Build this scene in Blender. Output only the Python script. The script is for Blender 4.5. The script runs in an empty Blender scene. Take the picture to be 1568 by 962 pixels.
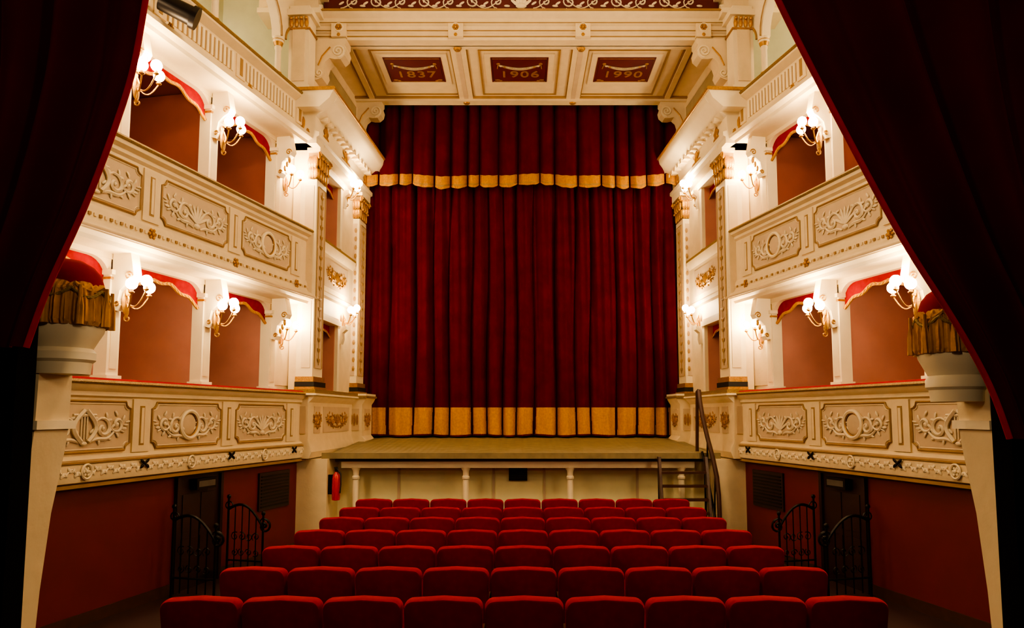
import bpy, bmesh, math, random
from mathutils import Vector, Matrix
random.seed(7)
scene = bpy.context.scene
pi = math.pi
sin, cos = math.sin, math.cos

# ------------------------------------------------------------------ materials
def lin(c):
    return tuple((x/12.92 if x <= 0.04045 else ((x+0.055)/1.055)**2.4) for x in c)

def mat(name, rgb, rough=0.6, metal=0.0, noise=0.12, nscale=6.0, bump=0.0, bscale=40.0,
        sheen=0.0, sheen_col=None, emis=None, estr=0.0, stripes=None):
    m = bpy.data.materials.new(name)
    m.use_nodes = True
    nt = m.node_tree
    b = nt.nodes['Principled BSDF']
    c = lin(rgb)
    tc = nt.nodes.new('ShaderNodeTexCoord')
    n = nt.nodes.new('ShaderNodeTexNoise')
    n.inputs['Scale'].default_value = nscale
    n.inputs['Detail'].default_value = 4
    nt.links.new(tc.outputs['Object'], n.inputs['Vector'])
    r = nt.nodes.new('ShaderNodeValToRGB')
    r.color_ramp.elements[0].position = 0.3
    r.color_ramp.elements[1].position = 0.7
    r.color_ramp.elements[0].color = (c[0]*(1-noise), c[1]*(1-noise), c[2]*(1-noise), 1)
    r.color_ramp.elements[1].color = (min(1, c[0]*(1+noise)), min(1, c[1]*(1+noise)), min(1, c[2]*(1+noise)), 1)
    nt.links.new(n.outputs['Fac'], r.inputs['Fac'])
    nt.links.new(r.outputs['Color'], b.inputs['Base Color'])
    b.inputs['Roughness'].default_value = rough
    b.inputs['Metallic'].default_value = metal
    if sheen > 0:
        b.inputs['Sheen Weight'].default_value = sheen
        b.inputs['Sheen Roughness'].default_value = 0.4
        sc = lin(sheen_col or rgb)
        b.inputs['Sheen Tint'].default_value = (*sc, 1)
        b.inputs['Specular IOR Level'].default_value = 0.1
    if emis:
        b.inputs['Emission Color'].default_value = (*emis, 1)
        b.inputs['Emission Strength'].default_value = estr
    if bump > 0:
        if stripes:
            w = nt.nodes.new('ShaderNodeTexWave')
            w.bands_direction = stripes
            w.inputs['Scale'].default_value = bscale
            w.inputs['Distortion'].default_value = 1.5
            nt.links.new(tc.outputs['Object'], w.inputs['Vector'])
            src = w.outputs['Fac']
        else:
            n2 = nt.nodes.new('ShaderNodeTexNoise')
            n2.inputs['Scale'].default_value = bscale
            n2.inputs['Detail'].default_value = 5
            nt.links.new(tc.outputs['Object'], n2.inputs['Vector'])
            src = n2.outputs['Fac']
        bp = nt.nodes.new('ShaderNodeBump')
        bp.inputs['Strength'].default_value = bump
        bp.inputs['Distance'].default_value = 0.02
        nt.links.new(src, bp.inputs['Height'])
        nt.links.new(bp.outputs['Normal'], b.inputs['Normal'])
    return m

M = {}
M['cream'] = mat('cream_plaster', (0.88, 0.80, 0.65), 0.55, noise=0.05, bump=0.1, bscale=25)
M['white'] = mat('white_stucco', (0.92, 0.86, 0.73), 0.5, noise=0.03)
M['relief'] = mat('relief_stucco', (0.88, 0.82, 0.70), 0.55, noise=0.05)
M['field'] = mat('beige_panel', (0.78, 0.69, 0.57), 0.6, noise=0.06)
M['field2'] = mat('grey_beige_panel', (0.64, 0.58, 0.46), 0.6, noise=0.08)
M['line'] = mat('ochre_line', (0.60, 0.47, 0.28), 0.5, noise=0.1)
M['gold'] = mat('aged_gilding', (0.68, 0.50, 0.20), 0.38, metal=0.5, noise=0.2, nscale=30, bump=0.3, bscale=60)
M['olive'] = mat('rail_braid_gold', (0.52, 0.41, 0.17), 0.6, noise=0.3, nscale=60, bump=0.5, bscale=90)
M['redwall'] = mat('dark_red_wall_paint', (0.38, 0.02, 0.06), 0.6, noise=0.08, nscale=3)
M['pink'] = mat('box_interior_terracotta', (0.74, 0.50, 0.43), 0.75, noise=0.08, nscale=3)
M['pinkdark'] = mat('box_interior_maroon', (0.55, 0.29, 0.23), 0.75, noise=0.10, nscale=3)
M['velvet'] = mat('red_velvet', (0.50, 0.0, 0.03), 0.85, noise=0.15, nscale=12, sheen=0.3, sheen_col=(0.9, 0.05, 0.08))
M['curtain'] = mat('stage_curtain_velvet', (0.31, 0.0, 0.055), 0.9, noise=0.2, nscale=3, sheen=0.18, sheen_col=(0.7, 0.03, 0.14))
M['drape'] = mat('dark_drape_velvet', (0.19, 0.0, 0.01), 0.9, noise=0.2, nscale=4, sheen=0.15, sheen_col=(0.8, 0.0, 0.03))
M['goldcloth'] = mat('gold_fringe_cloth', (0.76, 0.53, 0.12), 0.6, noise=0.15, nscale=25, bump=0.5, bscale=22, stripes='X', sheen=0.2, sheen_col=(1, .75, .2))
M['seat'] = mat('seat_red_fabric', (0.50, 0.0, 0.065), 0.85, noise=0.12, nscale=14, sheen=0.28, sheen_col=(0.95, 0.05, 0.17))
M['floor'] = mat('dark_floor', (0.18, 0.10, 0.10), 0.5, noise=0.2, nscale=2)
M['stage'] = mat('stage_boards', (0.47, 0.42, 0.30), 0.6, noise=0.18, nscale=5, bump=0.25, bscale=3, stripes='X')
M['recess'] = mat('understage_plaster', (0.93, 0.89, 0.70), 0.7, noise=0.04)
M['black'] = mat('black_paint', (0.05, 0.045, 0.04), 0.6)
M['iron'] = mat('wrought_iron', (0.10, 0.08, 0.08), 0.4, metal=0.6)
M['wood'] = mat('dark_wood', (0.24, 0.13, 0.09), 0.4, noise=0.2, nscale=10)
M['green'] = mat('pale_green_plaster', (0.74, 0.76, 0.66), 0.7, noise=0.05)
M['panelred'] = mat('painted_dark_red', (0.32, 0.02, 0.07), 0.6, noise=0.1)
M['bulb'] = mat('lamp_bulb_glow', (1, 1, 1), 0.5, noise=0, emis=(1.0, 0.76, 0.44), estr=60)
M['door'] = mat('door_dark', (0.15, 0.04, 0.05), 0.5)
M['grey'] = mat('grey_metal', (0.40, 0.38, 0.36), 0.4, metal=0.5)
M['extred'] = mat('extinguisher_red', (0.75, 0.04, 0.04), 0.3)
M['dark'] = mat('entrance_dark_cloth', (0.02, 0.008, 0.008), 0.95, noise=0.1)  # near-black so the added edge slabs stay dark
M['dark'].node_tree.nodes['Principled BSDF'].inputs['Specular IOR Level'].default_value = 0.05

# ------------------------------------------------------------------ builder
def group(name, loc=(0, 0, 0)):
    e = bpy.data.objects.new(name, None)
    e.location = loc
    e.empty_display_size = 0.2
    scene.collection.objects.link(e)
    return e

class MB:
    def __init__(self, mats, xf=None):
        self.vs = []; self.fs = []; self.mi = []
        self.mats = mats
        self.xf = xf or (lambda a, b, c: (a, b, c))
    def m(self, k):
        if k not in self.mats: self.mats.append(k)
        return self.mats.index(k)
    def v(self, a, b, c):
        self.vs.append(Vector(self.xf(a, b, c)))
        return len(self.vs)-1
    def f(self, idx, k):
        self.fs.append(tuple(idx)); self.mi.append(self.m(k))
    def box(self, a0, a1, b0, b1, c0, c1, k):
        i = [self.v(a, b, c) for a in (a0, a1) for b in (b0, b1) for c in (c0, c1)]
        for q in ((0,1,3,2),(4,6,7,5),(0,4,5,1),(2,3,7,6),(0,2,6,4),(1,5,7,3)):
            self.f([i[j] for j in q], k)
    def extr(self, A, B, k):
        n = len(A)
        self.f(A, k); self.f(B[::-1], k)
        for i in range(n):
            j = (i+1) % n
            self.f((A[i], A[j], B[j], B[i]), k)
    def prism(self, poly, a0, a1, k):       # poly in (b,c)
        A = [self.v(a0, p[0], p[1]) for p in poly]
        B = [self.v(a1, p[0], p[1]) for p in poly]
        self.extr(A, B, k)
    def prismb(self, poly, b0, b1, k):      # poly in (a,c)
        A = [self.v(p[0], b0, p[1]) for p in poly]
        B = [self.v(p[0], b1, p[1]) for p in poly]
        self.extr(A, B, k)
    def tube(self, pts, r, k, seg=6, closed=False):
        P = [Vector(p) for p in pts]
        n = len(P)
        rr = r if isinstance(r, (list, tuple)) else [r]*n
        rings = []
        up = None
        for i in range(n):
            if closed: t = P[(i+1) % n]-P[i-1]
            else: t = P[min(i+1, n-1)]-P[max(i-1, 0)]
            if t.length < 1e-9: t = Vector((0, 0, 1))
            t.normalize()
            if up is None:
                up = Vector((0, 1, 0)) if abs(t.y) < 0.9 else Vector((1, 0, 0))
            up = up - t*up.dot(t)
            if up.length < 1e-6: up = t.orthogonal()
            up.normalize()
            s = t.cross(up)
            rings.append([self.v(*(P[i]+(up*cos(2*pi*j/seg)+s*sin(2*pi*j/seg))*rr[i])) for j in range(seg)])
        m = n if closed else n-1
        for i in range(m):
            A = rings[i]; B = rings[(i+1) % n]
            for j in range(seg):
                self.f((A[j], A[(j+1) % seg], B[(j+1) % seg], B[j]), k)
        if not closed:
            self.f(rings[0][::-1], k); self.f(rings[-1], k)
    def lathe(self, prof, ctr, k, seg=16, mod=None):
        rings = []
        for (r, z) in prof:
            rings.append([self.v(ctr[0]+r*(mod(j/seg, z) if mod else 1)*cos(2*pi*j/seg),
                                 ctr[1]+r*(mod(j/seg, z) if mod else 1)*sin(2*pi*j/seg), ctr[2]+z) for j in range(seg)])
        for i in range(len(prof)-1):
            A = rings[i]; B = rings[i+1]
            for j in range(seg):
                self.f((A[j], A[(j+1) % seg], B[(j+1) % seg], B[j]), k)
        self.f(rings[0][::-1], k); self.f(rings[-1], k)
    def ell(self, c, r, k, ax=None, nu=8, nv=5):
        ca, sa = (cos(ax), sin(ax)) if ax else (1, 0)
        rows = []
        for i in range(nv+1):
            th = pi*i/nv
            if i in (0, nv):
                x, y, z = 0, 0, r[2]*cos(th)
                rows.append([self.v(c[0]+x*ca-z*sa, c[1]+y, c[2]+x*sa+z*ca)])
            else:
                row = []
                for j in range(nu):
                    ph = 2*pi*j/nu
                    x = r[0]*sin(th)*cos(ph); y = r[1]*sin(th)*sin(ph); z = r[2]*cos(th)
                    row.append(self.v(c[0]+x*ca-z*sa, c[1]+y, c[2]+x*sa+z*ca))
                rows.append(row)
        for i in range(nv):
            A, B = rows[i], rows[i+1]
            for j in range(nu):
                j2 = (j+1) % nu
                if len(A) == 1: self.f((A[0], B[j], B[j2]), k)
                elif len(B) == 1: self.f((A[j], B[0], A[j2]), k)
                else: self.f((A[j], B[j], B[j2], A[j2]), k)
    def grid(self, fn, nu, nv, kf):
        I = [[self.v(*fn(i/nu, j/nv)) for j in range(nv+1)] for i in range(nu+1)]
        for i in range(nu):
            for j in range(nv):
                self.f((I[i][j], I[i+1][j], I[i+1][j+1], I[i][j+1]), kf((i+.5)/nu, (j+.5)/nv) if callable(kf) else kf)
    def build(self, name, parent=None, smooth=True, recalc=True, angle=35):
        if not self.vs: return None
        me = bpy.data.meshes.new(name)
        lo = Vector((min(v.x for v in self.vs), min(v.y for v in self.vs), min(v.z for v in self.vs)))
        hi = Vector((max(v.x for v in self.vs), max(v.y for v in self.vs), max(v.z for v in self.vs)))
        c = (lo+hi)/2
        me.from_pydata([v-c for v in self.vs], [], self.fs)
        for k in self.mats: me.materials.append(M[k])
        me.polygons.foreach_set('material_index', self.mi)
        if recalc:
            bm = bmesh.new(); bm.from_mesh(me)
            bmesh.ops.recalc_face_normals(bm, faces=bm.faces)
            bm.to_mesh(me); bm.free()
        if smooth:
            me.shade_smooth()
            me.set_sharp_from_angle(angle=math.radians(angle))
        me.update()
        o = bpy.data.objects.new(name, me)
        scene.collection.objects.link(o)
        if parent:
            o.parent = parent
            o.location = c - parent.location
        else:
            o.location = c
        return o

# ------------------------------------------------------------------ frames
def frame(ox, oy, dx, dy, side):
    L = math.hypot(dx, dy); dx /= L; dy /= L
    nx, ny = (-dy, dx) if -dy > 0 else (dy, -dx)
    sg = -side
    def xf(s, n, z):
        return ((ox+dx*s+nx*n)*sg, oy+dy*s+ny*n, z)
    return xf
def AF(side): return frame(-3.35, 11.3, -.219, -1.0, side)    # auditorium side wall, s towards camera
def GF(side): return frame(-3.34, 11.2, .16, 2.7, side)       # stage box wall, s towards the stage
SL = 7.6

# ------------------------------------------------------------------ ornaments
def spiral(cx, cz, r0, turns, a0, d, n=18, rend=.12):
    return [(cx+(r0*(1-(1-rend)*i/(n-1)))*cos(a0+d*2*pi*turns*i/(n-1)),
             cz+(r0*(1-(1-rend)*i/(n-1)))*sin(a0+d*2*pi*turns*i/(n-1))) for i in range(n)]
def t2(mb, pts, n, r, k, seg=5):
    mb.tube([(p[0], n, p[1]) for p in pts], r, k, seg)
def taper(n, r, e=.5):
    return [r*(e+(1-e)*sin(pi*i/(n-1))) for i in range(n)]
def leaf(mb, x, z, a, l, w, n, k):
    mb.ell((x+cos(a)*l*.5, n, z+sin(a)*l*.5), (l*.5, .012, w*.5), k, ax=a, nu=6, nv=4)
def motif(mb, cx, cz, w, h, n, k, kind):
    r = .012*h/.4+.003
    for sg in (-1, 1):
        def X(x): return cx+sg*x
        A = spiral(.20*w, -.05*h, .27*h, 1.3, pi*.9, -1)
        B = spiral(.36*w, .04*h, .20*h, 1.25, -pi*.9, 1)
        C = [(.05*w+.28*w*t, -.36*h+.25*h*t*t+.05*h*sin(t*6)) for t in [i/9 for i in range(10)]]
        for S in (A, B, C):
            t2(mb, [(X(p[0]), cz+p[1]) for p in S], n, taper(len(S), r*1.3), k)
        for (lx, lz, la) in ((.20*w, -.05*h, 0), (.36*w, .04*h, .4)):
            for q in range(6):
                a = la+q*pi/3
                R = .24*h if lx < .3*w else .18*h
                xx = lx+R*cos(a); zz = lz+R*sin(a)
                aa = a+.7
                leaf(mb, X(xx), cz+zz, aa if sg > 0 else pi-aa, .17*h, .07*h, n, k)
            mb.ell((X(lx), n, cz+lz), (.05*h, .02, .05*h), k)
        for q in range(4):
            leaf(mb, X((.40+.02*q)*w), cz+(-.10+.06*q)*h, (.2*q-.4) if sg > 0 else pi-(.2*q-.4), .16*h, .05*h, n, k)
    if kind == 'ring':
        R = .36*h
        mb.tube([(cx+R*cos(2*pi*i/28), n+.012, cz+R*sin(2*pi*i/28)) for i in range(28)], .024, 'white', 6, True)
        mb.tube([(cx+R*.84*cos(2*pi*i/28), n+.01, cz+R*.84*sin(2*pi*i/28)) for i in range(28)], .008, 'gold', 5, True)
        mb.ell((cx, n-.005, cz), (R*.82, .02, R*.82), 'field', nu=20, nv=8)
    elif kind == 'lyre':
        for sg in (-1, 1):
            P = [(cx+sg*(.04+.09*sin(t*pi*1.1))*w*.9, cz-.34*h+.70*h*t) for t in [i/10 for i in range(11)]]
            t2(mb, P, n+.01, r*1.5, k)
        for q in (-.03, 0, .03):
            t2(mb, [(cx+q*w, cz-.28*h), (cx+q*w, cz+.25*h)], n, r*.5, k)
        t2(mb, [(cx-.12*w, cz+.25*h), (cx+.12*w, cz+.25*h)], n, r, k)
        mb.ell((cx, n, cz-.38*h), (.1*h, .02, .05*h), k)
    else:
        for q in range(7):
            a = pi/2+(q-3)*.36
            leaf(mb, cx, cz-.22*h, a, .5*h, .09*h, n, k)
        mb.ell((cx, n, cz-.30*h), (.12*h, .025, .08*h), k)
def notch_frame(w, h, c=.07):
    P = []
    for (sx, sz, a0) in ((1, 1, pi), (-1, 1, 3*pi/2), (-1, -1, 0), (1, -1, pi/2)):
        cx, cz = sx*w/2, sz*h/2
        seq = [a0+pi/2*i/3 for i in range(4)]
        pts = [(cx+c*cos(a), cz+c*sin(a)) for a in seq]
        P += pts[::-1]
    return P
def rosette(mb, s, n, z, r, k):
    mb.ell((s, n, z), (r*.45, r*.5, r*.45), k)
    for q in range(6):
        leaf(mb, s+cos(q*pi/3)*r*.3, z+sin(q*pi/3)*r*.3, q*pi/3, r*.75, r*.6, n, k)

# ------------------------------------------------------------------ side tiers
COLS = [.65, 2.2, 3.75, 5.3, 6.85]
CS = [.50+1.54*i for i in range(5)]
def panel(mb, cx, cz, w, h, kind, n=0.0):
    P = [(cx+p[0], cz+p[1]) for p in notch_frame(w, h)]
    mb.prismb(P, n-.01, n+.008, 'field')
    mb.tube([(p[0], n+.012, p[1]) for p in P], .012, 'line', 5, True)
    Q = [(cx+p[0]*.955, cz+p[1]*.9) for p in notch_frame(w, h)]
    mb.tube([(p[0], n+.01, p[1]) for p in Q], .008, 'cream', 4, True)
    motif(mb, cx, cz, w*.95, h*.88, n+.018, 'relief', kind)

def column(mb, s, zb, zt, ztop):
    mb.box(s-.085, s+.085, -.40, -.24, zb, zt, 'white')
    mb.box(s-.05, s+.05, -.245, -.228, zb+.16, zt-.2, 'cream')
    mb.box(s-.105, s+.105, -.42, -.21, zb, zb+.09, 'white')
    mb.box(s-.11, s+.11, -.42, -.20, zt-.05, zt, 'white')
    mb.box(s-.10, s+.10, -.41, -.22, zt-.10, zt-.075, 'gold')
    z0 = zt-.42
    prof = [(-.24, z0), (-.17, z0-.02), (-.14, z0+.04), (-.16, z0+.10), (-.14, z0+.2), (-.06, z0+.27), (.0, z0+.30),
            (.03, z0+.36), (.02, z0+.41), (-.02, ztop-.03), (-.02, ztop), (-.24, ztop)]
    mb.prism(prof, s-.06, s+.06, 'white')
    for d in (-.064, .064):
        for (cn, cz, r) in ((-.03, z0+.35, .05), (-.165, z0+.05, .035)):
            S = spiral(cn, cz, r, 1.4, 0, 1, 14)
            mb.tube([(s+d, p[0], p[1]) for p in S], .009, 'gold', 4)
    leafz = z0+.12
    for q in range(3):
        mb.ell((s, -.12+.035*q, leafz+.06*q), (.035, .02, .05), 'gold', nu=6, nv=4)
    for d in (-1, 1):
        arc = [(s+d*(.08+.24*(1-cos(pi/2*i/6))), (ztop-.10)-.22*(1-sin(pi/2*i/6))) for i in range(7)]
        poly = [(s+d*.06, ztop-.32), (s+d*.06, ztop)] + [(s+d*.32, ztop)] + arc[::-1]
        mb.prismb(poly, -.38, -.26, 'cream')

def tier(side, idx, zb, body, rail, pz, ph, kinds):
    g = group('balcony_tier', (side*4.2, 8.0, zb))
    xf = AF(side)
    mb = MB(['cream'], xf)
    mb.prism(body, -.02, SL, 'cream')
    mb.build('parapet', g)
    rb = MB([], xf)
    rb.prism([(-.26, rail), (.10, rail), (.115, rail+.02), (.10, rail+.045), (-.26, rail+.045)], -.02, SL, 'olive')
    rb.prism([(-.24, rail+.045), (.07, rail+.045), (.05, rail+.065), (-.05, rail+.075), (-.22, rail+.065)], 0, SL, 'velvet')
    rb.build('handrail', g)
    ob = MB([], xf)
    if idx < 3:
        for i in range(4):
            c = (CS[i]+CS[i+1])/2
            panel(ob, c, pz, 1.22, ph, kinds[i])
        for c in CS:
            ob.box(c-.13, c+.13, -.01, .02, pz-ph/2-.03, pz+ph/2+.03, 'cream')
            ob.box(c-.035, c+.035, .018, .024, pz-ph/2+.04, pz+ph/2-.04, 'line')
            ob.box(c-.02, c+.02, .022, .03, pz-ph/2+.06, pz+ph/2-.06, 'cream')
    ob.build('relief_panels', g)
    return g

t1body = [(-.30,1.40),(.0,1.40),(.05,1.42),(.06,1.46),(.06,1.58),(.03,1.60),(.05,1.635),(.02,1.66),(0,1.67),(0,2.24),(.03,2.26),(.03,2.30),(.07,2.33),(.09,2.37),(-.30,2.37)]
t2body = [(-.30,3.84),(.08,3.84),(.13,3.87),(.14,3.92),(.10,3.96),(.05,3.99),(.03,4.02),(.03,4.12),(.01,4.16),(0,4.17),(0,4.79),(.03,4.82),(.03,4.86),(.08,4.89),(.09,4.93),(-.30,4.93)]
t3body = [(-.30,6.34),(.12,6.34),(.18,6.37),(.18,6.42),(.12,6.46),(.05,6.50),(.02,6.54),(0,6.55),(0,6.90),(.04,6.93),(.09,6.97),(.09,7.0),(-.30,7.0)]

def wavy(ob, z, n, s1, amp, per, r, k):
    N = int(s1/per*10)
    ob.tube([(i*s1/N, n, z+amp*sin(2*pi*i/10)) for i in range(N+1)], r, k, 5)
    for i in range(int(s1/per*2)):
        s = (i+.5)*per/2
        sg = 1 if i % 2 == 0 else -1
        leaf(ob, s, z-sg*amp*.2, (0.9*sg), .07, .035, n+.003, k)
        leaf(ob, s, z-sg*amp*.2, pi-(0.9*sg), .06, .03, n+.003, k)

for side in (-1, 1):
    xf = AF(side)
    # ---- tier 1
    g = tier(side, 1, 1.4, t1body, 2.37, 1.955, .50, ['fan', 'ring', 'lyre', 'ring'])
    ob = MB([], xf)
    wavy(ob, 1.52, .062, SL, .03, .16, .010, 'white')
    for i in range(5):
        c = CS[i]
        ob.ell((c, .075, 1.55), (.018, .02, .018), 'iron')
        for a_ in (.6, pi-.6, -.6, pi+.6): leaf(ob, c, 1.55, a_, .085, .035, .08, 'iron')
        cc = c+.77
        ob.tube([(cc+.06*cos(2*pi*j/18), .075, 1.52+.07*sin(2*pi*j/18)) for j in range(18)], .012, 'white', 5, True)
        rosette(ob, cc, .07, 1.52, .05, 'white')
    ob.prism([(-.02, 1.365), (.035, 1.365), (.035, 1.40), (-.02, 1.40)], 0, SL, 'line')
    ob.prism([(.03, 1.595), (.066, 1.60), (.066, 1.612), (.03, 1.615)], 0, SL, 'line')
    ob.build('lower_frieze', g)
    cb = MB([], xf)
    for s in COLS: column(cb, s, 2.40, 3.62, 3.84)
    cb.prism([(-.38, 3.74), (-.25, 3.74), (-.25, 3.84), (-.38, 3.84)], 0, SL, 'cream')
    cb.prism([(-.26, 3.80), (.04, 3.80), (.06, 3.84), (-.26, 3.84)], 0, SL, 'cream')
    cb.box(-.05, .60, -.40, -.30, 2.40, 3.84, 'white')
    cb.box(.10, .52, -.31, -.285, 2.52, 3.55, 'cream')
    cb.build('columns', g)
    # ---- tier 2
    g2 = tier(side, 2, 3.84, t2body, 4.93, 4.48, .52, ['ring', 'fan', 'lyre', 'fan'])
    ob = MB([], xf)
    for i in range(int(SL/.07)):
        ob.box(i*.07+.015, i*.07+.05, .028, .045, 4.045, 4.075, 'line' if i % 2 else 'cream')
    for i in range(5):
        rosette(ob, CS[i], .045, 4.06, .065, 'gold')
    ob.prism([(.13, 3.885), (.15, 3.885), (.15, 3.905), (.13, 3.905)], 0, SL, 'field')
    ob.build('lower_frieze', g2)
    cb = MB([], xf)
    for s in COLS: column(cb, s, 4.96, 6.12, 6.34)
    cb.prism([(-.38, 6.24), (-.25, 6.24), (-.25, 6.34), (-.38, 6.34)], 0, SL, 'cream')
    cb.prism([(-.26, 6.30), (.08, 6.30), (.10, 6.34), (-.26, 6.34)], 0, SL, 'cream')
    cb.box(-.05, .60, -.40, -.30, 4.96, 6.34, 'white')
    cb.box(.10, .52, -.31, -.285, 5.08, 6.05, 'cream')
    cb.build('columns', g2)
    # ---- tier 3
    g3 = tier(side, 3, 6.34, t3body, 7.0, 6.72, .3, [])
    ob = MB([], xf)
    for i in range(5):
        c = CS[i]
        ob.box(c-.10, c+.10, -.01, .02, 6.57, 6.88, 'cream')
        rosette(ob, c, .16, 6.44, .05, 'gold')
        ob.box(c-.03, c+.03, .018, .026, 6.61, 6.85, 'line')
        s = c+.16
        while s < c+1.40 and s < SL:
            ob.box(s, s+.045, -.01, .016, 6.60, 6.86, 'white')
            ob.box(s+.05, s+.072, -.01, .004, 6.60, 6.86, 'line')
            s += .085
    ob.build('slotted_frieze', g3)
    cb = MB([], xf)
    for i, s in enumerate(COLS):
        cb.lathe([(.075, 0), (.075, .06), (.055, .09), (.05, .12), (.05, .28), (.06, .30), (.06, .33), (.047, .35), (.045, .70), (.055, .72), (.055, .75), (.05, .77), (.085, .84), (.09, .90)],
                 (s, -.30, 7.02), 'white', 14)
        cb.lathe([(.062, 0), (.064, .02), (.062, .04)], (s, -.30, 7.32), 'gold', 14)
        cb.lathe([(.058, 0), (.075, .06), (.09, .10)], (s, -.30, 7.78), 'gold', 14)
    edges = [-.1]+COLS
    for i in range(len(edges)-1):
        a, b = edges[i], edges[i+1]
        c, R = (a+b)/2, (b-a)/2-.06
        H = min(R, .72)
        poly = [(a, 8.9), (a, 7.92), (c-R, 7.92)] + [(c-R*cos(pi*j/16), 7.92+H*sin(pi*j/16)) for j in range(1, 16)] + [(c+R, 7.92), (b, 7.92), (b, 8.9)]
        cb.prismb(poly, -.38, -.22, 'white')
        cb.tube([(c-(R+.0)*cos(pi*j/16), -.21, 7.92+H*sin(pi*j/16)) for j in range(17)], .02, 'line', 5)
    cb.build('colonettes_and_arches', g3)
    # box interiors
    nb = 'left' if side < 0 else 'right'
    w = MB([], xf)
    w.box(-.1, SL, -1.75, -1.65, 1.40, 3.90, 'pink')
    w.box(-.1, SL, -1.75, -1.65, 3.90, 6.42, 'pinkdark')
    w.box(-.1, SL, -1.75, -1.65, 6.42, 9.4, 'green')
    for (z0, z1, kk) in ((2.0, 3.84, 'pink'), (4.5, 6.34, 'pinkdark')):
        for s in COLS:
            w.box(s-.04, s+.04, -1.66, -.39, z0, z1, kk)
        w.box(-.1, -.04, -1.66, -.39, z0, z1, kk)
    w.build('wall_%s_box_back' % nb, None, smooth=False)
    # stuccoed vine borders on the partitions
    vn = MB([], xf)
    for s in COLS:
        for z0, z1 in ((2.5, 3.6), (5.0, 6.1)):
            N = 22
            vn.tube([(s-.045, -.50-.02*sin(i*1.3), z0+(z1-z0)*i/N) for i in range(N+1)], .007, 'line', 4)
            for i in range(N):
                vn.ell((s-.045, -.50+(.03 if i % 2 else -.03), z0+(z1-z0)*(i+.5)/N), (.006, .02, .014), 'line', nu=5, nv=4)
    vn.build('vine_moulding', g)
    fl = MB([], xf)
    fl.box(-.1, SL, -1.66, -.28, 1.45, 1.55, 'wood')
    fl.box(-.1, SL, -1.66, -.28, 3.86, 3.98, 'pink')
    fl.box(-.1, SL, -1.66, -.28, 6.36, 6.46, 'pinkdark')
    fl.build('floor_boxes_%s' % nb, None, smooth=False)
    w = MB([], xf)
    w.box(-.1, SL+.3, -.22, -.10, 0, 1.41, 'redwall')
    w.box(-.1, SL+.3, -.10, -.085, 0, .12, 'wood')
    w.build('wall_%s' % nb, None, smooth=False)
    # box valances
    vb = MB([], xf)
    for (zt, lst) in ((3.75, COLS), (6.25, COLS)):
        for i in range(len(lst)-1):
            a, b = lst[i]+.09, lst[i+1]-.09
            def low(t): return zt-.10-.20*abs(2*t-1)**1.6-.02*cos(2*pi*t*4)
            N = 24
            P = [(a+(b-a)*j/N, low(j/N)) for j in range(N+1)]
            vb.prismb([(a, zt), (b, zt)]+P[::-1], -.345, -.325, 'velvet')
            vb.tube([(p[0], -.318, p[1]) for p in P], .022, 'goldcloth', 6)
    v = vb.build('box_valance', None)

# ------------------------------------------------------------------ wall lamps
LC = (1.0, .70, .37)
def wall_lamp(pos, out, along, power=30, nb=3):
    g = group('wall_lamp', pos)
    o = Vector(out).normalized(); a = Vector(along).normalized()
    p = Vector(pos)
    def W(x, y, z): 
        q = p+a*x+o*y+Vector((0, 0, z)); return (q.x, q.y, q.z)
    mb = MB([], W)
    mb.ell((0, .015, -.12), (.045, .02, .14), 'gold')
    mb.tube([(0, .03, -.02+0), (0, .06, -.10), (0, .05, -.25), (0, .02, -.32)], [.012, .015, .012, .006], 'gold', 6)
    S = spiral(.0, -.30, .05, 1.2, pi/2, 1, 12)
    mb.tube([(0, .05+q[0], q[1]) for q in S], .008, 'gold', 5)
    ends = [(-.13, .20, .0), (.13, .20, .0), (0, .27, .05)][:nb]
    bl = MB([], W)
    for e in ends:
        P = []
        for i in range(9):
            t = i/8
            P.append((e[0]*t, .04+(e[1]-.04)*t, -.13-.10*sin(pi*t)+(e[2]+.08-.0)*t))
        mb.tube(P, .009, 'gold', 6)
        mb.lathe([(.012, -.06), (.03, -.045), (.03, -.035), (.018, -.03), (.018, 0)], (e[0], e[1], e[2]), 'gold', 10)
        bl.ell((e[0], e[1], e[2]+.05), (.060, .060, .064), 'bulb', nu=14, nv=9)
    mb.build('bracket', g)
    bl.build('bulbs', g)
    L = bpy.data.lights.new('lamp_light', 'POINT')
    L.energy = power; L.color = LC; L.shadow_soft_size = .07
    lo = bpy.data.objects.new('lamp_light', L)
    scene.collection.objects.link(lo)
    lo.parent = g
    q = Vector(W(0, .20, .19))
    lo.location = q-Vector(pos)

for side in (-1, 1):
    xf = AF(side); gf = GF(side)
    a0 = Vector(xf(0, 0, 0)); al = Vector(xf(1, 0, 0))-a0; no = Vector(xf(0, 1, 0))-a0
    for z in (3.40, 5.80):
        for s in COLS:
            wall_lamp(xf(s if s > .7 else .40, -.13 if s > .7 else -.28, z), no, al, 23 if s > .7 else 17, 3 if s > .7 else 2)
    for s in (1.4, 4.5):
        wall_lamp(xf(s, -1.63, 7.9), no, al, 16, 2)
    b0 = Vector(gf(0, 0, 0)); bl_ = Vector(gf(1, 0, 0))-b0; bn = Vector(gf(0, 1, 0))-b0
    for z in (3.88, 6.18):
        wall_lamp(gf(1.62, .02, z), bn, bl_, 26, 3)

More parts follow.
